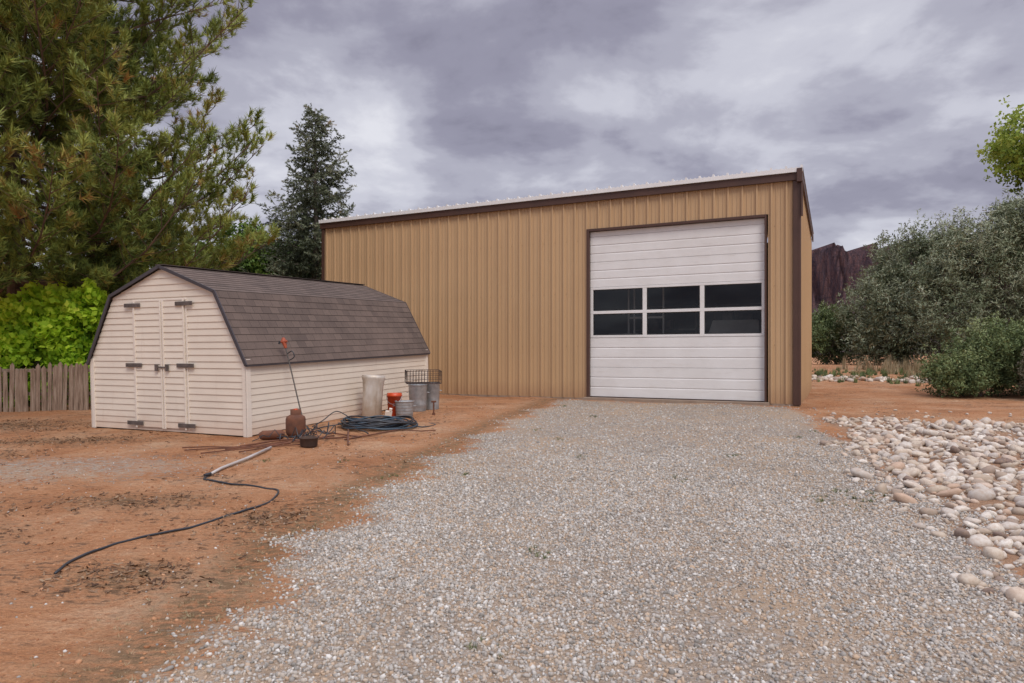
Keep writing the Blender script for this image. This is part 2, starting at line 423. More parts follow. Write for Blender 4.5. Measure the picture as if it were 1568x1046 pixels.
pw=(W-2*st-2*.10)/3
cols=[(DX0,DX0+st),(DX0+st+pw,DX0+st+pw+.10),(DX0+st+2*pw+.10,DX0+st+2*pw+.20),(DX1-st,DX1)]
for a,b_ in cols:
    m.box(a,b_,dy-.004,dy+.038,1.56,2.085); m.box(a,b_,dy-.004,dy+.038,2.155,2.68)
m.obj('overhead_door_window_frame',WDOOR,bd,bevel=.004)
m=MB()
for i in range(3):
    a=cols[i][1]; b_=cols[i+1][0]
    for z0,z1 in ((1.56,2.085),(2.155,2.68)):
        for q in ((a,a+.02,z0,z1),(b_-.02,b_,z0,z1),(a+.02,b_-.02,z0,z0+.02),(a+.02,b_-.02,z1-.02,z1)):
            m.box(q[0],q[1],dy+.006,dy+.03,q[2],q[3])
m.obj('window_gaskets',simple('black_rubber',(.02,.02,.02),(.03,.03,.03),3,.6),bd)
GW=NT('window_glass'); 
g1=GW.n('ShaderNodeBsdfGlossy'); g1.inputs['Roughness'].default_value=.03; g1.inputs['Color'].default_value=(.8,.85,.9,1)
tr=GW.n('ShaderNodeBsdfTransparent'); tr.inputs['Color'].default_value=(.72,.73,.72,1)
fr=GW.n('ShaderNodeFresnel'); fr.inputs['IOR'].default_value=1.5
mx=GW.n('ShaderNodeMixShader'); GW.l(fr.outputs[0],mx.inputs[0]); GW.l(tr.outputs[0],mx.inputs[1]); GW.l(g1.outputs[0],mx.inputs[2]); GW.l(mx.outputs[0],GW.out.inputs['Surface'])
m=MB(); 
for i in range(3):
    a=cols[i][1]+.021; b_=cols[i+1][0]-.021
    for z0,z1 in ((1.581,2.064),(2.176,2.659)):
        m.add([(a,dy+.02,z0),(b_,dy+.02,z0),(b_,dy+.02,z1),(a,dy+.02,z1)],[(0,1,2,3)])
m.obj('window_panes',GW.m,bd)
m=MB(); m.box(DX0,DX1,dy-.01,dy+.04,.045,.058); m.obj('door_bottom_seal',BRN,bd)

# ------------------------------------------------------------------ barn shed
SW,SL=3.77,5.8
sh=empty('barn_storage_shed',(-7.83,12.8,.09),(R(1.9),0,-math.atan2(1.5,3.46)))
SID=NT('cream_lap_siding')
c=SID.ramp(SID.noise(1.1,5,.6),[(.3,(.78,.71,.61)),(.7,(.69,.62,.53))])
sx=SID.n('ShaderNodeSeparateXYZ'); SID.l(SID.tc.outputs['Object'],sx.inputs[0])
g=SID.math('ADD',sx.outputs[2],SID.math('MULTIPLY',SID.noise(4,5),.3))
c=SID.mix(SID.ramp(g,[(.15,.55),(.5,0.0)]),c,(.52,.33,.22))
c=SID.mix(SID.ramp(SID.noise(2,5,.7,SID.scaled((3,3,.5))),[(.58,0.0),(.8,.35)]),c,(.50,.40,.31))
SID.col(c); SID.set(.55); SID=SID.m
TRM=simple('cream_trim',(.80,.74,.66),(.72,.65,.57),2,.5)
e0,e1,e2=1.32,2.42,2.90
def xl(z):
    if z<=e0: return 0
    if z<=e1: return .63*(z-e0)/(e1-e0)
    return .63+(SW/2-.63)*(z-e1)/(e2-e1)
LAP=.112
def gable(mb,yf,sgn,x0=None,x1=None,zmin=.04,zmax=e2-.02,lap=.013,off=0):
    zs=[zmin+LAP*i for i in range(40) if zmin+LAP*i<zmax]+[zmax]
    for i in range(len(zs)-1):
        a,b_=zs[i],zs[i+1]
        sub=[a]+[q for q in (e0,e1) if a<q<b_]+[b_]
        def Yat(q): 
            return yf+sgn*(lap*(1-(q-a)/(b_-a))+off)
        for j in range(len(sub)-1):
            p,q=sub[j],sub[j+1]
            L0=max(xl(p),x0 if x0 is not None else 0); R0=min(SW-xl(p),x1 if x1 is not None else SW)
            L1=max(xl(q),x0 if x0 is not None else 0); R1=min(SW-xl(q),x1 if x1 is not None else SW)
            mb.add([(L0,Yat(p),p),(R0,Yat(p),p),(R1,Yat(q),q),(L1,Yat(q),q)],[(0,1,2,3)])
        L=max(xl(a),x0 if x0 is not None else 0); Rr=min(SW-xl(a),x1 if x1 is not None else SW)
        mb.add([(L,yf+sgn*off,a),(Rr,yf+sgn*off,a),(Rr,Yat(a),a),(L,Yat(a),a)],[(0,1,2,3)])
DA,DB,DT=1.17,2.44,2.33
m=MB(); gable(m,0,-1); gable(m,SL,1)
def lapside(mb,xx,sgn):
    zs=[.04+LAP*i for i in range(12) if .04+LAP*i<e0]+[e0]
    for i in range(len(zs)-1):
        a,b_=zs[i],zs[i+1]
        mb.add([(xx+sgn*.011,0,a),(xx+sgn*.011,SL,a),(xx,SL,b_),(xx,0,b_),(xx,0,a),(xx,SL,a)],[(0,1,2,3),(0,4,5,1)])
lapside(m,SW,1); lapside(m,0,-1)
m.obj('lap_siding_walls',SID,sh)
m=MB(); gable(m,0,-1,DA+.01,SW/2-.012,.10,DT,off=.022); gable(m,0,-1,SW/2+.012,DB-.01,.10,DT,off=.022)
m.obj('double_doors',SID,sh)
m=MB()
for x in (DA-.035,DA+.012,SW/2-.047,SW/2+.012,DB-.045,DB+.005): m.box(x,x+.032,-.046 if x not in(DA-.035,DB+.005) else -.024,-.004,.08,DT)
m.box(DA-.035,DB+.035,-.03,-.004,DT,DT+.03)
for x in (-.02,SW-.07): m.box(x,x+.09,-.03,-.002,.02,e0-.01)
m.box(SW+.0,SW+.03,-.03,.07,.02,e0-.01); m.box(-.03,0,-.03,.07,.02,e0-.01); m.box(SW,SW+.03,SL-.07,SL+.03,.02,e0-.01)
m.box(SW-.0,SW+.025,.07,SL-.07,e0-.07,e0-.01)
m.obj('corner_and_door_trim',TRM,sh,bevel=.004)
m=MB()
for z in (2.27,1.20,.16):
    for xc in (DA,DB):
        m.box(xc-.20,xc+.20,-.056,-.040,z-.035,z+.035)
        for q in (-.16,-.07,.07,.16): m.box(xc+q-.008,xc+q+.008,-.062,-.056,z-.008,z+.008)
for x in (SW/2-.16,SW/2+.10): m.box(x,x+.06,-.075,-.046,1.10,1.22)
m.box(SW/2-.13,SW/2+.13,-.06,-.05,1.15,1.18)
m.obj('strap_hinges_and_latch',simple('weathered_black_steel',(.15,.12,.11),(.07,.06,.055),8,.6),sh,bevel=.003)
m=MB(); m.box(.03,SW-.03,.03,SL-.03,-.25,.05); m.obj('floor_skids',simple('old_timber',(.18,.13,.09),(.10,.07,.05),3,.9),sh)
def shingle():
    t=NT('asphalt_shingles')
    uv=t.tc.outputs['UV']
    br=t.n('ShaderNodeTexBrick'); t.l(uv,br.inputs['Vector'])
    br.inputs['Scale'].default_value=1; br.inputs['Brick Width'].default_value=.21; br.inputs['Row Height'].default_value=.14
    br.inputs['Mortar Size'].default_value=.004; br.inputs['Color1'].default_value=(.17,.13,.112,1); br.inputs['Color2'].default_value=(.115,.089,.079,1)
    br.inputs['Mortar'].default_value=(.05,.04,.037,1); br.inputs['Bias'].default_value=0
    c=t.mix(t.ramp(t.noise(60,3,.7),[(.3,.55),(.6,0.0)]),br.outputs['Color'],(.065,.052,.048))
    c=t.mix(t.ramp(t.noise(.9,5,.65),[(.4,0.0),(.75,.5)]),c,(.20,.15,.128))
    t.col(c); t.set(.95,0,.2); return t.m
SHG=shingle()
OV=.06; prof_pts=[(-.07,e0-.10),(.60,e1+.045),(SW/2,e2+.05),(SW-.60,e1+.045),(SW+.07,e0-.10)]
bmv=[];bmf=[];uvs=[]
def slope(a,b):
    a=Vector((a[0],0,a[1])); b=Vector((b[0],0,b[1])); L=(b-a).length; d=(b-a)/L
    nrm=Vector((-d.z,0,d.x)); 
    if nrm.z<0: nrm=-nrm
    k=int(round(L/.14)); s=L/k
    for i in range(k):
        p=a+d*s*i; q=a+d*s*(i+1)
        for (P0,P1,o0,o1,v0,v1) in ((p,q,.008,.002,i*.14,(i+1)*.14),(p,p,.0,.008,i*.14,i*.14)):
            o=len(bmv)
            for (P,off,yy,vv) in ((P0,o0,-OV,v0),(P0,o0,SL+OV,v0),(P1,o1,SL+OV,v1),(P1,o1,-OV,v1)):
                w=P+nrm*off; bmv.append((w.x,yy,w.z)); uvs.append((yy,vv+.001))
            bmf.append((o,o+1,o+2,o+3))
slope(prof_pts[0],prof_pts[1]); slope(prof_pts[1],prof_pts[2]); slope(prof_pts[4],prof_pts[3]); slope(prof_pts[3],prof_pts[2])
me=bpy.data.meshes.new('shingle_roof'); me.from_pydata(bmv,[],bmf); ul=me.uv_layers.new(name='UVMap')
for lp in me.loops: ul.data[lp.index].uv=uvs[lp.vertex_index]
me.materials.append(SHG); link(bpy.data.objects.new('shingle_roof',me),sh)
m=MB(); m.box(SW/2-.09,SW/2+.09,-OV,SL+OV,e2+.052,e2+.066); m.obj('ridge_cap',SHG,sh)
m=MB()
for yy in (-OV-.012,SL+OV-.012):
    for i in range(4):
        a=Vector((prof_pts[i][0],0,prof_pts[i][1])); b=Vector((prof_pts[i+1][0],0,prof_pts[i+1][1]))
        d=(b-a).normalized(); nn=Vector((-d.z,0,d.x)); 
        if nn.z<0: nn=-nn
        c1=a+nn*.010;c2=b+nn*.010;c3=b-nn*.045;c4=a-nn*.045
        m.add([(q.x,yy,q.z) for q in (c1,c2,c3,c4)]+[(q.x,yy+.024,q.z) for q in (c1,c2,c3,c4)],[(0,3,2,1),(4,5,6,7),(0,1,5,4),(2,3,7,6),(0,4,7,3),(1,2,6,5)])
m.box(SW+.045,SW+.072,-OV,SL+OV,e0-.13,e0-.095); m.box(-.072,-.045,-OV,SL+OV,e0-.13,e0-.095)
m.obj('roof_edge_trim',simple('dark_drip_edge',(.06,.055,.065),(.045,.04,.045),2,.5),sh)
m=MB(); 
for s_ in (0,1):
    xa,za=(prof_pts[0],prof_pts[4])[s_]; 
    m.add([(xa,-OV,za-.012),(xa,SL+OV,za-.012),(.0 if s_==0 else SW,SL+OV,e0-.01),(.0 if s_==0 else SW,-OV,e0-.01)],[(0,1,2,3)])
m.obj('soffit',TRM,sh)

# ------------------------------------------------------------------ picket fence
fm=NT('weathered_pickets')
c=fm.ramp(fm.noise(3,6,.7,fm.scaled((7,7,.7))),[(.3,(.12,.08,.055)),(.5,(.25,.18,.135)),(.7,(.38,.31,.25))])
fm.col(c); fm.set(.9,0,.2)
fe=empty('picket_fence',(0,0,0)); m=MB()
x=-20.
while x<-6.6:
    w=.085+.03*random.random(); y=16.1+.02*x+.03*random.random(); zb=gh(x,y)-.05; h=1.12+random.uniform(-.11,.08); tl=random.uniform(-.03,.03)
    z1=zb+h
    pts_=[(x,zb),(x+w,zb),(x+w+tl,z1-.07),(x+w/2+tl,z1),(x+tl,z1-.07)]
    vs=[(a,y,b) for a,b in pts_]+[(a,y+.02,b) for a,b in pts_]
    m.add(vs,[(0,1,2,3,4),(9,8,7,6,5)]+[(i,i+5,(i+1)%5+5,(i+1)%5) for i in range(5)])
    x+=w+random.choice([.01,.02,.03,.045])
m.obj('pickets',fm.m,fe)
m=MB()
for z in (.35,.9):
    m.add([(-20,15.78,.13+z),(-6.6,16.05,.17+z),(-6.6,16.09,.17+z),(-20,15.82,.13+z),(-20,15.78,.21+z),(-6.6,16.05,.25+z),(-6.6,16.09,.25+z),(-20,15.82,.21+z)],[(0,3,2,1),(4,5,6,7),(0,1,5,4),(1,2,6,5),(2,3,7,6),(3,0,4,7)])
r_=m.obj('rails',fm.m,fe); r_.location=(0,.06,0)

# ------------------------------------------------------------------ yard clutter
GV=NT('galvanised_steel'); c=GV.ramp(GV.noise(9,5,.6),[(.3,(.46,.47,.48)),(.55,(.34,.35,.36)),(.75,(.24,.24,.24))]); GV.col(c); GV.set(.5,.5); GALV=GV.m
DU=NT('rust_stained_galvanised'); sx=DU.n('ShaderNodeSeparateXYZ'); DU.l(DU.tc.outputs['Object'],sx.inputs[0])
c=DU.ramp(DU.noise(3,5,.6,DU.scaled((1.5,1.5,.6))),[(.35,(.64,.61,.57)),(.5,(.52,.46,.39)),(.65,(.38,.30,.23))])
c=DU.mix(DU.ramp(DU.math('ADD',sx.outputs[2],DU.math('MULTIPLY',DU.noise(7,4),.5)),[(.30,.85),(.75,0.0)]),c,(.36,.26,.18)); DU.col(c); DU.set(.5,.3); DUCT=DU.m
RUST=simple('rusty_steel',(.19,.075,.04),(.10,.045,.03),9,.9,bump=.4)
RED=simple('red_plastic',(.62,.08,.02),(.5,.055,.015),3,.4)
BLK=simple('black_poly_hose',(.022,.026,.032),(.035,.04,.05),5,.45)
BLUE=simple('blue_grey_hose',(.05,.09,.13),(.03,.05,.07),5,.45)
PVC=simple('grey_pvc',(.55,.53,.52),(.38,.34,.31),4,.5)
def at(x,y,dz=0): return (x,y,gh(x,y)+dz)
def lathe_obj(name,loc,prof_,mat,parent=None,n=28,bev=0):
    m=MB(); m.lathe(prof_,n); o=m.obj(name,mat,parent,smooth=True); o.location=loc; return o
e=empty('metal_duct_section',at(-2.83,13.75,-.01),(0,R(3),R(20)))
o=lathe_obj('duct_wall',(0,0,0),[(.178,0),(.180,.40),(.186,.62),(.196,.74),(.212,.80),(.214,.86),(.206,.86),(.204,.80),(.188,.74),(.178,.62),(.165,.02)],DUCT,e,32); o.scale=(1.1,.9,1)
m=MB(); m.tube([(.05,-.157,.0),(.052,-.160,.4),(.055,-.165,.62),(.06,-.174,.74),(.065,-.19,.82)],.007,5); m.obj('duct_seam',DUCT,e)
e=empty('red_plastic_bucket',at(-2.42,14.05)); lathe_obj('bucket_body',(0,0,0),[(0,0),(.12,0),(.125,.01),(.148,.40),(.158,.40),(.158,.43),(.150,.44),(.150,.47),(.02,.475),(0,.475)],RED,e)
m=MB(); m.tube([(.155*math.cos(a),.155*math.sin(a)*.9-.02,.41-.16*math.sin(abs(a))) for a in np.linspace(-math.pi,0,14)],.005,5); m.obj('bail_handle',GALV,e)
def can(name,x,y,r,h,mat,lid=True):
    e=empty(name,at(x,y,-.01)); pr=[(0,0),(r*.86,0),(r*.88,.02)]
    for z in np.linspace(.05,h-.05,9): pr += [(r*(.88+.1*z/h),z),(r*(.91+.1*z/h),z+.012)] if int(z*100)%2==0 else [(r*(.88+.1*z/h),z)]
    pr += [(r,h-.02),(r*1.04,h-.015),(r*1.04,h)]
    pr += ([(r*1.05,h+.01),(r*.7,h+.05),(0,h+.06)] if lid else [(r*.97,h),(r*.88,.05),(0,.04)])
    lathe_obj('body',(0,0,0),pr,mat,e)
    m=MB()
    for s_ in (-1,1): m.tube([(s_*r*.97,-.06,h*.72),(s_*(r+.04),-.05,h*.70),(s_*(r+.04),.05,h*.70),(s_*r*.97,.06,h*.72)],.006,5)
    if lid: m.tube([(-.06,0,h+.05),(-.05,0,h+.09),(.05,0,h+.09),(.06,0,h+.05)],.006,5)
    m.obj('handles',mat,e)
can('galvanised_tub',-2.18,13.85,.19,.34,GALV,False)
can('galvanised_trash_can',-2.02,14.65,.20,.58,GALV,False)
can('galvanised_trash_can',-1.74,14.95,.16,.60,GALV,False)
e=empty('wire_basket',(-1.92,14.75,gh(-1.9,14.8)+.60),(R(3),0,R(15))); m=MB()
bw,bdp,bh_=.37,.2,.27
for i in range(13):
    x=-bw+2*bw*i/12
    m.tube([(x,-bdp,bh_),(x,-bdp,0),(x,bdp,0),(x,bdp,bh_)],.0045,4)
for i in range(7):
    y=-bdp+2*bdp*i/6
    m.tube([(-bw,y,bh_),(-bw,y,0),(bw,y,0),(bw,y,bh_)],.0045,4)
for z in (0,.09,.18,bh_):
    m.tube([(-bw,-bdp,z),(bw,-bdp,z),(bw,bdp,z),(-bw,bdp,z),(-bw,-bdp,z)],.006 if z==bh_ else .0045,4)
m.obj('wires',simple('dark_wire',(.06,.05,.05),(.1,.07,.06),6,.6,.5),e)
e=empty('rusty_propane_tank',at(-3.58,11.3,-.01))
lathe_obj('tank_body',(0,0,0),[(0,.02),(.12,.0),(.12,.03),(.145,.05),(.158,.09),(.160,.30),(.145,.345),(.09,.375),(.04,.385),(0,.386)],RUST,e)
lathe_obj('collar',(0,0,0),[(.085,.36),(.088,.46),(.080,.46),(.078,.36)],RUST,e)
lathe_obj('valve',(0,0,0),[(.02,.38),(.02,.44),(.035,.445),(.035,.47),(0,.475)],RED,e,12)
e=empty('rusty_iron_pot',at(-3.02,10.15,-.005)); lathe_obj('pot_body',(0,0,0),[(0,0),(.10,0),(.125,.03),(.13,.13),(.14,.135),(.14,.15),(.12,.15),(.115,.05),(0,.03)],simple('black_rusty_iron',(.09,.055,.04),(.05,.035,.03),8,.85),e)
m=MB(); m.tube([(.12*math.cos(a),.12*math.sin(a),.14+.09*math.sin(a*1)) for a in np.linspace(0,math.pi,12)],.005,5); m.obj('bail',RUST,e)
m=MB(); m.tube([at(-4.05,10.95,.07),at(-4.0,10.96,.08),at(-3.72,11.02,.08),at(-3.68,11.03,.07)],[.05,.075,.075,.05],18); m.obj('rusty_pipe_cylinder',RUST,smooth=False)
m=MB()
for a,b_ in (((-4.75,9.9),(-3.35,10.35)),((-4.4,9.65),(-3.2,10.6)),((-4.9,10.15),(-3.1,10.2)),((-3.9,9.75),(-2.9,11.1)),((-3.4,10.9),(-2.6,10.75)),((-4.1,10.3),(-3.5,10.9)),((-2.9,12.1),(-2.45,10.2)),((-2.6,10.6),(-1.75,12.2)),((-2.5,12.0),(-1.3,11.6)),((-4.2,10.0),(-3.0,10.9)),((-3.3,11.6),(-2.4,10.9))):
    P=[at(a[0]+(b_[0]-a[0])*q,a[1]+(b_[1]-a[1])*q,.02+.012*random.random()) for q in np.linspace(0,1,6)]
    m.tube(P,random.uniform(.008,.016),6)
m.obj('rusty_rods_pile',RUST)
m=MB(); 
for i in range(14):
    a=random.uniform(0,6.28); cx_,cy_=-3.3+random.uniform(-.25,.45),11.0+random.uniform(-.35,.3); L_=random.uniform(.25,.6)
    P=[at(cx_+math.cos(a+q*1.2)*L_*q,cy_+math.sin(a+q*1.2)*L_*q,.03+.20*math.sin(q*3)*random.random()) for q in np.linspace(0,1,8)]
    m.tube(P,.008,5)
m.obj('scrap_cable_tangle',BLK)
def smooth_path(P,n=8):
    P=[Vector(p) for p in P]; out=[]
    for i in range(len(P)-1):
        p0=P[max(i-1,0)];p1=P[i];p2=P[i+1];p3=P[min(i+2,len(P)-1)]
        for k in range(n):
            u=k/n; out.append(.5*((2*p1)+(p2-p0)*u+(2*p0-5*p1+4*p2-p3)*u*u+(3*p1-p0-3*p2+p3)*u**3))
    out.append(P[-1]); return out
hp=[(-3.64,8.3),(-3.62,8.0),(-3.28,7.8),(-2.85,7.6),(-2.50,7.30),(-2.42,6.9),(-2.50,6.45),(-2.72,6.05),(-2.95,5.65),(-3.12,5.35),(-3.17,5.0),(-3.08,4.62)]
hs=[(p.x+.012*math.sin(7*p.y+3*p.x),p.y,gh(p.x,p.y)+.009+.004*math.sin(9*p.y)) for p in smooth_path([(a,b_,0) for a,b_ in hp])]
m=MB(); m.tube(hs,.0105,8); m.obj('garden_hose',BLK,smooth=True)
m=MB(); m.tube([at(-3.55,10.05,.03),at(-3.58,9.2,.035),at(-3.63,8.5,.03),at(-3.64,8.25,.022)],[.020,.020,.019,.016],10); m.obj('pvc_pipe',PVC,smooth=True)
m=MB(); m.tube([at(-3.63,8.22,.03),at(-3.66,8.12,.03)],[.02,.016],8); m.obj('hose_coupling',BLK)
e=empty('coiled_hose',(-2.45,12.35,gh(-2.45,12.35)))
for mat_,nm,nl,seed in ((BLK,'black_hose_loops',13,1),(BLUE,'blue_hose_loops',4,2)):
    rr=random.Random(seed); m=MB(); P=[]
    for i in range(nl*28+1):
        a=2*math.pi*i/28; L_=i/28
        if i%28==0: ra=rr.uniform(.42,.68); ox=rr.uniform(-.09,.09); oy=rr.uniform(-.08,.08); zz=.02+.15*(L_/nl)*rr.uniform(.4,1.2) if nm[1]=='l' else .12
        if i==0: cr=ra;cx_=ox;cy_=oy;cz=zz
        cr+=(ra-cr)*.1;cx_+=(ox-cx_)*.1;cy_+=(oy-cy_)*.1;cz+=(zz-cz)*.1
        P.append((cx_+cr*math.cos(a),cy_+cr*.92*math.sin(a),max(.02,cz+.03*math.sin(3*a+L_))))
    m.tube(P,.014,6); m.obj(nm,mat_,e,smooth=True)
m=MB(); m.tube(smooth_path([(.6,-.1,.05),(.85,-.2,.015),(1.05,.1,.02),(.9,.4,.02)]),.012,6); m.tube(smooth_path([(-.3,-.55,.03),(-.05,-.85,.015),(.1,-1.2,.015)]),.012,6); m.tube(smooth_path([(-.6,.0,.05),(-.9,-.2,.015),(-.95,-.7,.015),(-.8,-1.0,.015)]),.012,6)
m.tube(smooth_path([(-.5,.2,.12),(-.8,.3,.25),(-1.0,.1,.10),(-1.1,-.2,.02)]),.010,6)
m.obj('hose_tails',BLK,e,smooth=True)
e=empty('string_trimmer',(0,0,0)); m=MB()
top=Vector((-3.97,11.93,1.66)); bot=Vector((-3.50,11.55,.22))
m.tube(smooth_path([top,top.lerp(bot,.3),top.lerp(bot,.85),bot+Vector((.03,0,.03)),bot+Vector((.12,-.05,-.05))]),.012,8); m.obj('shaft',simple('dark_shaft',(.05,.045,.045),(.08,.06,.05),5,.5),e)
m=MB(); m.tube([top+Vector((-.04,.03,.11)),top+Vector((-.03,.02,.07)),top+Vector((-.01,0,.02)),top.lerp(bot,.05)],[.022,.042,.040,.020],10); m.tube([top+Vector((-.06,-.02,.04)),top+Vector((.05,-.02,.05))],[.022,.018],8); m.obj('motor_housing',simple('orange_red_casing',(.42,.085,.03),(.25,.05,.02),5,.5),e)
m=MB(); hh=top.lerp(bot,.12); m.tube(smooth_path([hh,hh+Vector((.10,-.05,.05)),hh+Vector((.14,-.06,-.05)),hh+Vector((.02,-.01,-.12))]),.010,6)
m.tube([top+Vector((-.075,-.03,.05)),top+Vector((-.09,-.03,.0))],.02,6)
m.lathe([(0,0),(.05,0),(.05,.06),(0,.07)],14,tuple(bot+Vector((.12,-.05,-.14)))); m.obj('handle_and_head',BLK,e)
m=MB(); x_,y_=-1.60,13.95; z_=gh(x_,y_); m.tube([(x_,y_,z_-.05),(x_,y_,z_+.28)],.016,8); m.tube([(x_-.05,y_,z_+.27),(x_+.05,y_,z_+.27)],.02,8); m.tube([(x_,y_,z_-.02),(x_,y_,z_+.04)],.03,8); m.obj('yard_hydrant_stub',RUST)
e=empty('white_plastic_jug',at(-2.48,13.62,0),(.3,.1,.4))
m=MB(); m.box(-.07,.07,-.02,.02,0,.16); m.obj('jug_body',TRM,e,bevel=.015)
m=MB(); m.lathe([(0,0),(.03,0),(.032,.05),(0,.055)],12); o=m.obj('jug_cap',TRM,e); o.location=(.03,0,.16)

# ------------------------------------------------------------------ vegetation
def basis(D):
    D=D/np.linalg.norm(D,axis=1,keepdims=True)
    a=rng.normal(0,1,D.shape); u=np.cross(D,a); u/=np.linalg.norm(u,axis=1,keepdims=True); w=np.cross(D,u)
    return np.stack([u,w,D],-1)
def bake(name,V,F,pos,D,scl,rnd,mat,parent,jit=.12):
    """stamp the leaf/needle cluster (V,F) at every pos with +Z along D"""
    N=len(pos); B=basis(D)
    W=np.einsum('nij,vj->nvi',B,V)*scl[:,None,None]+pos[:,None,:]
    Fa=(F[None]+(np.arange(N)*len(V))[:,None,None]).reshape(-1,F.shape[1])
    r=np.clip(rnd[:,None]+rng.normal(0,jit,(N,len(V)//F.shape[1])).repeat(F.shape[1],axis=1),0,1)
    return np_mesh(name,W.reshape(-1,3),Fa,{'rnd':('FLOAT',r.ravel().astype(np.float32))},mat,parent)
def needle_tuft(n,axis_len,nl,width,spread):
    V=[]
    for i in range(n):
        z=axis_len*random.random(); a=random.uniform(0,6.28); sp=math.radians(random.uniform(*spread))*(1-.35*z/axis_len)
        d=Vector((math.cos(a)*math.sin(sp),math.sin(a)*math.sin(sp),math.cos(sp))); L=nl*random.uniform(.75,1.1)
        s=d.cross(Vector((random.random(),random.random(),random.random()))).normalized()*width/2
        b=Vector((0,0,z)); V += [b-s,b+s,b+d*L]
    V=np.array([v[:] for v in V]); return V,np.arange(len(V)).reshape(-1,3)
def leaf_cluster(n,rad,l,w):
    V=[]
    for i in range(n):
        c=Vector((random.gauss(0,1),random.gauss(0,1),random.gauss(0,1))); c=c.normalized()*rad*random.random()**.5
        d=Vector((random.gauss(0,1),random.gauss(0,1),random.gauss(0,1)+.2)).normalized(); s=d.cross(Vector((random.random(),random.random(),random.random()))).normalized()
        L=l*random.uniform(.7,1.2); Wd=w*random.uniform(.7,1.2)
        V += [c,c+d*L*.5+s*Wd/2,c+d*L,c+d*L*.45-s*Wd/2]
    V=np.array([v[:] for v in V]); return V,np.arange(len(V)).reshape(-1,4)
BARK=simple('pine_bark',(.20,.125,.085),(.09,.065,.05),6,.95,bump=.6,bscale=14)
GBARK=simple('grey_bark',(.24,.20,.17),(.13,.105,.09),6,.95,bump=.6,bscale=14)

def pine(name,base,H,Rfun,zmin,nl_limbs,mat,seed):
    rr=random.Random(seed); e=empty(name,base); m=MB()
    tr=[Vector((.15*math.sin(z*.35),.1*math.sin(z*.5),z)) for z in np.linspace(-.3,H,16)]
    m.tube(tr,[.24*(1-i/15.5)+.02 for i in range(16)],10)
    P=[];D=[];Rn=[]
    for i in range(nl_limbs):
        q=(i+.5)/nl_limbs; z=zmin+(H-.5-zmin)*q**1.08; a=i*2.39996+rr.uniform(-.3,.3); L=Rfun(z)*rr.uniform(.70,1.04)
        if L<.3: continue
        up=rr.uniform(-.08,.20)+.30*(z/H)
        pts_=[];nseg=7; wv=rr.uniform(-.5,.5)
        for k in range(nseg+1):
            u=k/nseg; r=L*u; aa=a+wv*.6*math.sin(u*3+i)
            pts_.append(Vector((r*math.cos(aa),r*math.sin(aa),z+L*(up*u-.20*math.sin(u*3.1)*(1-z/H)+.16*u**3)+.12*math.sin(u*9+i))))
        m.tube(pts_,[max(.010,.062*(L/6)**.7*(1-k/(nseg+.5))) for k in range(nseg+1)],5)
        tone=rr.gauss(0,.08)
        ns=int(7+L*3.4)
        for s in range(ns):
            u=.20+.80*(s+rr.random())/ns; f=u*nseg; k=min(int(f),nseg-1); b=pts_[k].lerp(pts_[k+1],f-k)
            t=(pts_[k+1]-pts_[k]).normalized(); side=1 if s%2 else -1
            lat=t.cross(Vector((0,0,1))).normalized()*side
            d=(t*rr.uniform(.3,1)+lat*rr.uniform(.3,1)+Vector((0,0,rr.uniform(-.35,.6)))).normalized()
            sl=(1.6*(1-u)+.50)*rr.uniform(.6,1.15)*min(1,L/3+.3)
            sub=[b+d*sl*w+Vector((0,0,.22*sl*w*w)) for w in (0,.35,.7,1)]
            m.tube(sub,[.014,.010,.008,.005],3,cap=False)
            nt=max(4,int(sl/.14)); t2=rr.gauss(0,.09)
            for w in range(nt):
                g=.15+.85*(w+1)/nt; c=b+d*sl*g+Vector((0,0,.22*sl*g*g))
                if w<nt-1: c=c+Vector((rr.uniform(-.16,.16),rr.uniform(-.16,.16),rr.uniform(-.05,.18)))
                P.append(c); dd=d*.7+Vector((rr.gauss(0,.4),rr.gauss(0,.4),.7+rr.gauss(0,.3)))
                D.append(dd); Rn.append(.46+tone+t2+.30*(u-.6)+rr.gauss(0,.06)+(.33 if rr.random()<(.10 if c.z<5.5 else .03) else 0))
    m.obj('trunk_and_limbs',BARK,e)
    P=np.array([p[:] for p in P]);D=np.array([p[:] for p in D]);Rn=np.array(Rn)
    V,Fq=needle_tuft(38,.20,.19,.021,(20,75))
    bake('needles',V,Fq,P,D,rng.uniform(.8,1.4,len(P)),Rn,mat,e,.08)
    return e
PM=foliage_mat('pine_needles',[(0,(.06,.085,.025)),(.25,(.13,.18,.045)),(.5,(.25,.30,.07)),(.7,(.36,.38,.09)),(.85,(.38,.27,.085)),(1,(.36,.18,.06))],.5)
def rbig(z):
    return float(np.interp(z,[0,2,3,5,7,9,11,14,17.5],[5.5,6.6,7.1,7.2,6.9,6.3,5.2,3.6,.6]))
pine('ponderosa_pine_tree',(-13.7,18.6,gh(-13.7,18.6)),17.5,rbig,3.1,168,PM,3)

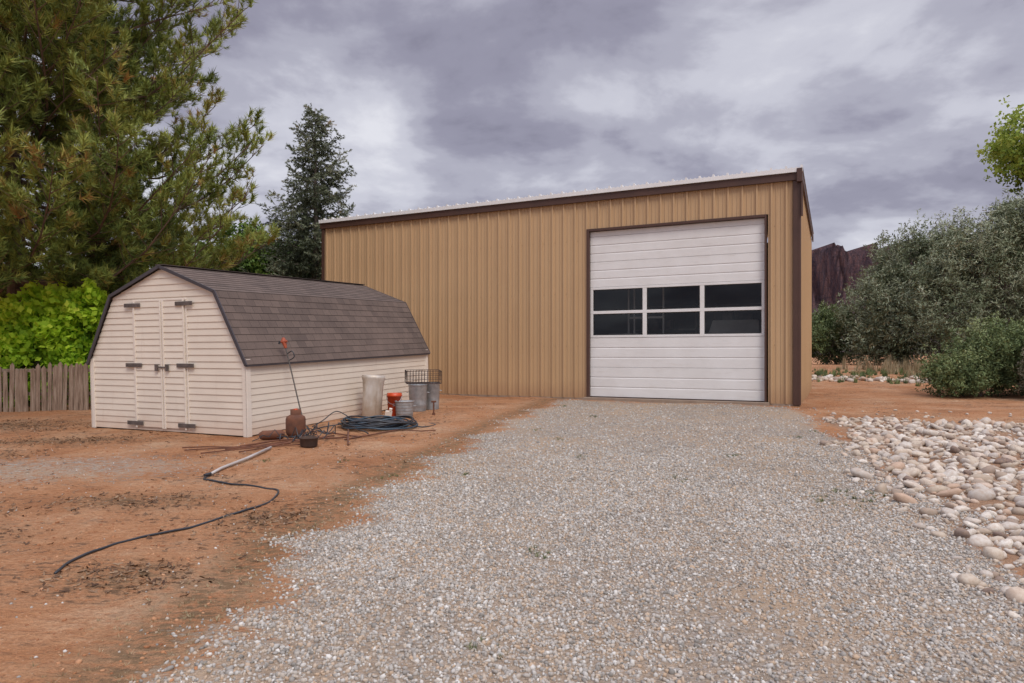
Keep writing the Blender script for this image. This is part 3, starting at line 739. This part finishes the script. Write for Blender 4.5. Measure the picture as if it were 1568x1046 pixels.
SM=foliage_mat('spruce_needles',[(0,(.06,.075,.045)),(.35,(.135,.16,.10)),(.6,(.23,.26,.17)),(.85,(.32,.32,.22)),(1,(.34,.24,.14))])
def spruce(name,base,H,rb,mat,seed):
    rr=random.Random(seed); e=empty(name,base); m=MB(); m.tube([(0,0,-.2),(0.03,0,H*.5),(0,0,H)],[.17,.10,.012],8)
    P=[];D=[];Rn=[]; z=.8; i=0
    while z<H-.1:
        u=1-z/H; L=rb*(u**.80)*rr.uniform(.60,1.12)+.10; a=i*2.4+rr.uniform(-.6,.6); dr=-.22*u-.02+.35*(1-u)+rr.uniform(-.12,.12); cv=rr.uniform(-.3,.3)
        pts_=[Vector((L*q*math.cos(a+cv*q),L*q*math.sin(a+cv*q),z+L*(dr*q+.25*q*q*q-.1*math.sin(3.1*q)))) for q in (0,.25,.5,.75,1)]
        m.tube(pts_,[.022,.017,.013,.009,.005],4,cap=False); tone=rr.gauss(0,.12)
        n=int(6+L*10)
        for s in range(n):
            q=.05+.95*s/n; k=min(int(q*4),3); b=pts_[k].lerp(pts_[k+1],q*4-k); t=(pts_[k+1]-pts_[k]).normalized(); lat=t.cross(Vector((0,0,1))).normalized()*(1 if s%2 else -1)
            sl=(.75*(1-q)*min(L,2)*.5+.22)*rr.uniform(.6,1.2); d=(t*.6+lat*rr.uniform(.2,1)+Vector((0,0,rr.uniform(-.75,.15)))).normalized()
            nn=max(2,int(sl/.10))
            for w in range(nn):
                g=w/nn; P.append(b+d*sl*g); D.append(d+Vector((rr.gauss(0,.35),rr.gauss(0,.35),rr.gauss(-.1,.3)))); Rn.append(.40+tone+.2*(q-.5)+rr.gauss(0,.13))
        z+=.060*(1+.2*u)+.04*(1-u); i+=1
    m.obj('trunk_and_limbs',GBARK,e); P=np.array([p[:] for p in P]);D=np.array([p[:] for p in D])
    V,Fq=needle_tuft(26,.22,.08,.025,(30,85)); bake('needles',V,Fq,P,D,rng.uniform(.8,1.35,len(P)),np.array(Rn),mat,e)
spruce('spruce_tree',(-7.5,26,gh(-7.5,26)-.1),10.5,3.6,SM,5)

def leafy(name,base,blobs,nsub,ncl,leaf,mat,seed,trunk=.12,bark=GBARK,sub_r=.35,shell=.55,stems=1):
    """blobs: (x,y,z,rx,ry,rz) relative to base; leaf=(n,rad,len,width)"""
    rr=np.random.default_rng(seed); r2=random.Random(seed); e=empty(name,base); m=MB(); P=[];Rn=[];D=[]
    vol=np.array([b[3]*b[4]*b[5] for b in blobs])**.67; vol/=vol.sum()
    for b,vf in zip(blobs,vol):
        c=np.array(b[:3]); rad=np.array(b[3:])
        k=max(3,int(nsub*vf)); q=rr.normal(0,1,(k,3)); q/=np.linalg.norm(q,axis=1,keepdims=True); q*=rr.uniform(shell,1.08,(k,1)); C=c+q*rad
        C=C[C[:,2]>.1] if len(C) else C
        root=Vector((r2.uniform(-.15,.15)*stems,r2.uniform(-.1,.1)*stems,-.15)); mid=Vector((c[0]*.45+r2.uniform(-.1,.1),c[1]*.45,max(.2,c[2]*.55))); top=Vector(c)
        m.tube([root,root.lerp(mid,.5)+Vector((r2.uniform(-.1,.1),0,0)),mid,top],[trunk,trunk*.8,trunk*.6,trunk*.25],6,cap=False)
        for s in C:
            sv=Vector(s)
            if r2.random()<.5: m.tube([mid.lerp(top,r2.uniform(.2,1)),mid.lerp(sv,.6)+Vector((0,0,.1)),sv],[trunk*.25,trunk*.14,.008],4,cap=False)
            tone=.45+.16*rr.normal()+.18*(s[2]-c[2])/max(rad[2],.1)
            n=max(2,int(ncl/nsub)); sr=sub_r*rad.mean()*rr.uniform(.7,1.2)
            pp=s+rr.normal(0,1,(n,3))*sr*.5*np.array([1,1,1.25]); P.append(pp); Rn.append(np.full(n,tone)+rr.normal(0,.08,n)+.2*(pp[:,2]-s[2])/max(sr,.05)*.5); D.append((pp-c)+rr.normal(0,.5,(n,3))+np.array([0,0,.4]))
    m.obj('trunk_and_branches',bark,e); P=np.concatenate(P);Rn=np.concatenate(Rn);D=np.concatenate(D)
    k=P[:,2]>.02; P=P[k];Rn=Rn[k];D=D[k]
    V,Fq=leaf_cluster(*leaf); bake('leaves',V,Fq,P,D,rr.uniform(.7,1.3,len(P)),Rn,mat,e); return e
OLV=foliage_mat('olive_leaves',[(0,(.075,.10,.05)),(.35,(.165,.195,.115)),(.65,(.28,.315,.21)),(1,(.42,.44,.32))])
GRN=foliage_mat('green_leaves',[(0,(.045,.085,.02)),(.4,(.11,.19,.04)),(.7,(.18,.28,.06)),(1,(.27,.36,.09))])
LIME=foliage_mat('lime_leaves',[(0,(.12,.24,.02)),(.4,(.36,.58,.04)),(.7,(.55,.75,.06)),(1,(.70,.82,.10))],trans=.4)
COTT=foliage_mat('cottonwood_leaves',[(0,(.09,.14,.02)),(.4,(.19,.28,.045)),(.7,(.30,.38,.07)),(1,(.42,.48,.11))],trans=.3)
DRK=foliage_mat('dark_shrub_leaves',[(0,(.05,.07,.03)),(.4,(.11,.155,.065)),(.7,(.18,.235,.095)),(1,(.27,.31,.15))])
SAGE=foliage_mat('sage_leaves',[(0,(.12,.115,.08)),(.5,(.29,.28,.205)),(1,(.46,.42,.31))])
TANG=foliage_mat('dry_grass_blades',[(0,(.18,.14,.07)),(.5,(.38,.31,.19)),(1,(.56,.48,.32))])
WEED=foliage_mat('weed_blades',[(0,(.04,.06,.02)),(.5,(.10,.14,.05)),(1,(.22,.22,.10))])
def B(x,y): return (x,y,gh(x,y))
leafy('russian_olive_tree',B(19.6,34.5),[(-1.2,0,2.2,1.5,1.6,1.9),(.9,.3,2.8,1.8,1.7,2.2),(.3,0,5.2,1.3,1.5,1.4),(-1.1,-.4,1.2,1.5,1.4,1.2),(1.6,0,6.0,1.1,1.2,1.2),(-.7,0,4.1,1.0,1.2,1.2)],230,7000,(10,.18,.17,.045),OLV,11,.14,stems=3,sub_r=.42)
leafy('russian_olive_tree',B(21.6,31),[(-1.8,0,2.4,1.8,1.8,2.2),(.8,.3,3.2,2.3,2,2.4),(2.8,0,6.0,1.8,1.8,1.7),(-.3,0,5.4,1.5,1.8,1.3),(3.9,0,2.4,2.2,2,2.3),(1.4,0,6.8,1.0,1.2,.9),(-2.1,0,4.3,.9,1.1,1.1)],330,10800,(10,.18,.17,.045),OLV,12,.16,stems=3,sub_r=.42)
leafy('russian_olive_tree',B(28,33),[(0,0,2.5,3,2,2.5),(0,0,5,2.4,2,2.2),(-1.5,0,6.3,1.6,1.5,1.4)],150,5200,(10,.17,.17,.05),OLV,13,.16,stems=3)
leafy('green_shrub',B(17.0,36.5),[(0,0,1.2,1.4,1.2,1.3),(.9,0,1.7,1.2,1,1.3),(-1.0,0,1.6,1,1,1.4),(-.2,1,2.2,1,1,.9)],80,2600,(10,.14,.12,.06),DRK,14,.05,stems=4)
leafy('green_shrub',B(23.5,27.5),[(0,0,1,1.6,1.2,1.1),(1.5,0,1.2,1.4,1,1.3),(-1.4,0,.7,1,1,.8)],90,3000,(10,.13,.11,.05),DRK,15,.05,stems=4)
leafy('desert_shrub',B(11.75,16.9),[(0,0,.75,1.1,.9,.75),(-.85,-.1,.5,.7,.7,.5),(.6,0,1.15,.9,.8,.6),(1.2,.1,.8,.9,.8,.8)],150,7000,(12,.11,.07,.024),DRK,16,.03,sub_r=.42,shell=.4,stems=5)
leafy('sage_shrub',B(12.3,15.6),[(0,0,.6,.7,.6,.6),(.7,0,.7,.7,.6,.7),(.2,.2,1.1,.5,.5,.4)],100,4500,(10,.08,.06,.018),SAGE,17,.02,sub_r=.3,shell=.4,stems=5)
leafy('cottonwood_tree',B(17.5,21.6),[(-.95,0,7.35,1.15,1.1,.85),(.1,0,6.9,1.0,1.1,.8),(1.5,0,8.3,1.6,1.4,1.5),(1.8,0,6.6,1.3,1.3,1.2)],100,3400,(10,.2,.13,.11),COTT,18,.16,sub_r=.5)
leafy('grape_vine_shrub',B(-13.0,17.0),[(0,0,1.0,1.2,.5,.9),(1.4,.1,1.3,1.0,.5,1.0),(2.6,.1,1.2,.8,.4,1.0),(.9,.1,2.2,.8,.4,.6),(2.1,.1,2.3,.8,.4,.6)],110,3800,(9,.16,.15,.13),LIME,19,.04)
leafy('deciduous_tree',B(-11.3,28),[(0,0,3.2,2.2,1.8,2.2),(1.8,0,2.6,1.7,1.5,1.8),(-1.8,0,3.4,1.9,1.5,2),(.7,0,5.0,1.6,1.5,1.1)],190,6800,(10,.2,.14,.10),GRN,20,.2)
bl=[]
for i in range(26):
    x=-24+i*1.05+random.uniform(-.4,.4); top_=3.4 if x<-9.5 else 2.0
    bl.append((x+14,random.uniform(-1,1.5),random.uniform(.6,1)*top_,random.uniform(1.2,1.9),1.3,random.uniform(.55,.8)*top_+.3))
leafy('background_tree_mass',B(-14,31),bl,460,13500,(10,.24,.18,.13),GRN,21,.06)
def blades(n,h,w,spread):
    V=[]
    for i in range(n):
        a=random.uniform(0,6.28); s=random.uniform(0,spread); L=h*random.uniform(.5,1.1); b=Vector((random.gauss(0,.12*h),random.gauss(0,.12*h),0)); d=Vector((math.cos(a)*s,math.sin(a)*s,1)).normalized()
        t=Vector((-math.sin(a),math.cos(a),0))*w/2; V+=[b-t,b+t,b+d*L]
    V=np.array([v[:] for v in V]); return V,np.arange(len(V)).reshape(-1,3)
def grass(name,xy,scl,mat,proto):
    xy=np.array(xy); P=np.stack([xy[:,0],xy[:,1],ground_h(xy[:,0],xy[:,1])-.005],-1); D=np.tile([0,0,1.],(len(P),1))+rng.normal(0,.12,(len(P),3))
    bake(name,proto[0],proto[1],P,D,np.asarray(scl),rng.uniform(.2,.8,len(P)),mat,None)
n=240; gxx=rng.uniform(13,24,n); gyy=24+.25*(gxx-14)+rng.normal(0,1.6,n)
grass('dry_grass',np.stack([gxx,gyy],-1),rng.uniform(.6,1.3,n),TANG,blades(40,.55,.02,.5))
n=340; gxx=rng.uniform(9,18,n); gyy=25.5-.35*gxx+rng.normal(0,1.6,n)+2
grass('desert_weeds',np.stack([gxx,gyy],-1),rng.uniform(.4,1.2,n),DRK,blades(30,.22,.02,.9))
n=1100; yy=rng.uniform(2,11,n); xx=np.interp(yy,[p[1] for p in GL],[p[0] for p in GL])-.30+rng.normal(0,.25,n)
grass('dry_margin_grass',np.stack([xx,yy],-1),rng.uniform(.3,1.0,n),TANG,blades(9,.045,.005,2.5))
wx=[];wy=[]
for cx_,cy_ in ((.95,9.0),(-.6,8.1),(1.6,13.3),(.4,11.5),(3.4,6.6),(3.2,6.4),(3.6,6.8),(-.1,3.4),(2.9,8.9),(.7,10.6),(4.4,10.5),(-1.4,8.0),(-2.2,8.9),(.2,5.1),(1.9,7.7),(1.1,15.2),(3.3,6.9),(3.0,6.7),(-3.3,9.2),(4.9,10.9)):
    k=rng.integers(5,11); wx+=list(cx_+rng.normal(0,.06,k)); wy+=list(cy_+rng.normal(0,.08,k))
grass('gravel_weeds',np.stack([wx,wy],-1),rng.uniform(.5,1.1,len(wx)),WEED,blades(16,.055,.006,1.6))
n=5000; lx=rng.uniform(-10,-1.2,n); ly=rng.uniform(3,15.5,n); q=np.sin(1.9*lx+1.1*np.sin(1.3*ly))*np.sin(1.6*ly+.7*lx)
k=(q+rng.normal(0,.35,n)>.45); lx=lx[k];ly=ly[k]
for a_,b_,c_,d_ in LITTER:
    k_=int(900*c_*d_)+120; lx=np.concatenate([lx,a_+rng.normal(0,.7*c_,k_)]); ly=np.concatenate([ly,b_+rng.normal(0,.7*d_,k_)])
k=(gravel_mask(lx,ly)<.5)&~((ly>11.3)&(lx>-7.9)&(lx<-3.2)&(ly>12.9-.43*(lx+7.83)-.05)); lx=lx[k];ly=ly[k]
V=np.array([[-.03,0,0],[.03,-.004,.002],[.028,.012,.006],[-.02,.014,.004], [.01,.02,0],[.035,.05,.004],[.02,.055,.01],[0,.03,.006]]); Fq=np.array([[0,1,2,3],[4,5,6,7]])
P=np.stack([lx,ly,ground_h(lx,ly)+.006],-1); D=np.tile([0,0,1.],(len(P),1))+rng.normal(0,.25,(len(P),3))
bake('leaf_litter',V,Fq,P,D,rng.uniform(.3,1.0,len(P)),rng.uniform(0,1,len(P)),foliage_mat('litter',[(0,(.08,.045,.03)),(.6,(.17,.10,.06)),(1,(.32,.22,.14))],.9),None)

# ------------------------------------------------------------------ red cliffs
mx_=np.linspace(150,1500,520); my_=np.linspace(620,1000,110)
MX,MY=np.meshgrid(mx_,my_)
def fbm(x,s,o=6):
    v=0;a=1
    for i in range(o): v=v+a*np.sin(x*s*2.03**i+i*1.7+1.3*np.sin(x*s*.7*1.9**i+i)); a*=.5
    return v
ridge=np.interp(MX,[150,340,355,400,440,480,560,640,720,1500],[60,112,120,118,123,128,134,148,168,182])+5*fbm(MX,.06)+4*np.sign(fbm(MX,.16,3))+3*np.sign(fbm(MX+40,.4,3))
front=760+18*fbm(MX,.025)+12*fbm(MX,.22,3)
u=(MY-620)/(front-620)
talus=np.clip(u,0,1)**1.4*.48
cl=np.clip((MY-front)/28,0,1); steps=(np.floor(cl*4)+np.clip((cl*4-np.floor(cl*4))*2.2,0,1))/4
MZ=ridge*(talus+.52*np.clip(steps,0,1))+3*fbm(MX+MY*.6,.09,4)*np.clip(u,0,1)*(1-cl)
idx=np.arange(MX.size).reshape(MX.shape)
Fm=np.stack([idx[:-1,:-1],idx[:-1,1:],idx[1:,1:],idx[1:,:-1]],-1).reshape(-1,4)
t=NT('hazy_red_sandstone'); st=t.noise(.06,6,.7,t.scaled((.3,.3,2.6))); c=t.ramp(st,[(.38,(.15,.095,.11)),(.5,(.27,.145,.14)),(.62,(.19,.115,.125))])  # strata colours shifted to purple: distance haze painted into the rock
c=t.mix(t.ramp(t.noise(.12,6,.8,t.scaled((2,2,.35))),[(.42,0.0),(.56,.8)]),c,(.11,.085,.11))
sx=t.n('ShaderNodeSeparateXYZ'); t.l(t.tc.outputs['Object'],sx.inputs[0])
c=t.mix(t.ramp(t.math('DIVIDE',sx.outputs[2],160),[(.25,.5),(.40,0.0)]),c,(.22,.18,.16)); t.col(c); t.set(.95,0,.1); t.bump(t.noise(.14,6,.8,t.scaled((2,2,.5))),1,12)
np_mesh('red_rock_cliffs',np.stack([MX,MY,MZ],-1).reshape(-1,3),Fm,mat=t.m)

# ------------------------------------------------------------------ sky, sun, camera
az,el=R(156),R(50)
w=bpy.data.worlds.new('World'); scene.world=w; w.use_nodes=True; nt=w.node_tree; N=nt.nodes; Lk=nt.links.new
bg=N['Background']; bg.inputs['Strength'].default_value=.1
sky=N.new('ShaderNodeTexSky'); sky.sky_type='NISHITA'; sky.sun_disc=False; sky.sun_elevation=el; sky.sun_rotation=az
tc=N.new('ShaderNodeTexCoord'); sp=N.new('ShaderNodeSeparateXYZ'); Lk(tc.outputs['Generated'],sp.inputs[0])
def mth(op,a,b=0.):
    x=N.new('ShaderNodeMath'); x.operation=op
    for i,v in enumerate((a,b)):
        if hasattr(v,'links'): Lk(v,x.inputs[i])
        else: x.inputs[i].default_value=v
    return x.outputs[0]
zc=mth('ADD',mth('MAXIMUM',sp.outputs[2],0.),.22)
cb=N.new('ShaderNodeCombineXYZ'); Lk(mth('DIVIDE',sp.outputs[0],zc),cb.inputs[0]); Lk(mth('DIVIDE',sp.outputs[1],zc),cb.inputs[1])
def wn(scale,detail,rough,dist,off):
    mp=N.new('ShaderNodeMapping'); mp.inputs['Location'].default_value=off; Lk(cb.outputs[0],mp.inputs[0])
    x=N.new('ShaderNodeTexNoise'); x.inputs['Scale'].default_value=scale; x.inputs['Detail'].default_value=detail; x.inputs['Roughness'].default_value=rough; x.inputs['Distortion'].default_value=dist
    Lk(mp.outputs[0],x.inputs['Vector']); return x.outputs['Fac']
big=wn(.8,2,.5,.5,(3.1,1.7,0)); fine=wn(2.3,7,.54,.15,(0,0,5))
f=mth('ADD',mth('MULTIPLY',big,.46),mth('MULTIPLY',fine,.54))
f=mth('SUBTRACT',f,mth('MULTIPLY',mth('MINIMUM',mth('MAXIMUM',mth('SUBTRACT',sp.outputs[2],.22),0.),.3),.10))
rp_=N.new('ShaderNodeValToRGB'); Lk(f,rp_.inputs[0]); e_=rp_.color_ramp.elements; rp_.color_ramp.interpolation='EASE'
stops=[(.35,(2.3,2.2,2.9)),(.42,(3.2,3.1,3.95)),(.485,(4.5,4.45,5.3)),(.55,(6.2,6.2,7.0)),(.63,(8.0,8.0,8.6))]
while len(e_)<len(stops): e_.new(.5)
for i,(p,c) in enumerate(stops): e_[i].position=p; e_[i].color=(*c,1)
zr_=N.new('ShaderNodeMapRange'); Lk(sp.outputs[2],zr_.inputs[0]); zr_.inputs[1].default_value=.45; zr_.inputs[2].default_value=.95; zr_.inputs[3].default_value=1; zr_.inputs[4].default_value=3.0
vm=N.new('ShaderNodeVectorMath'); vm.operation='SCALE'; Lk(rp_.outputs[0],vm.inputs[0]); Lk(zr_.outputs[0],vm.inputs[3])
mxs=N.new('ShaderNodeMix'); mxs.data_type='RGBA'; mxs.inputs[0].default_value=.93; Lk(sky.outputs[0],mxs.inputs[6]); Lk(vm.outputs[0],mxs.inputs[7]); Lk(mxs.outputs[2],bg.inputs['Color'])
ld=bpy.data.lights.new('sun','SUN'); ld.energy=1.9; ld.angle=R(24); ld.color=(1,.93,.83)
lo=bpy.data.objects.new('sun',ld); link(lo)
sv=Vector((math.sin(az)*math.cos(el),math.cos(az)*math.cos(el),math.sin(el))); lo.rotation_euler=sv.to_track_quat('Z','Y').to_euler(); lo.location=sv*60
cd=bpy.data.cameras.new('camera'); cd.lens=24; cd.sensor_width=36; cd.shift_y=.0115; cd.clip_start=.05; cd.clip_end=8000
co=bpy.data.objects.new('camera',cd); link(co); co.location=(0,0,1.5); co.rotation_euler=(R(90),0,0); scene.camera=co
scene.view_settings.view_transform='Standard'; scene.view_settings.look='None'; scene.view_settings.exposure=0
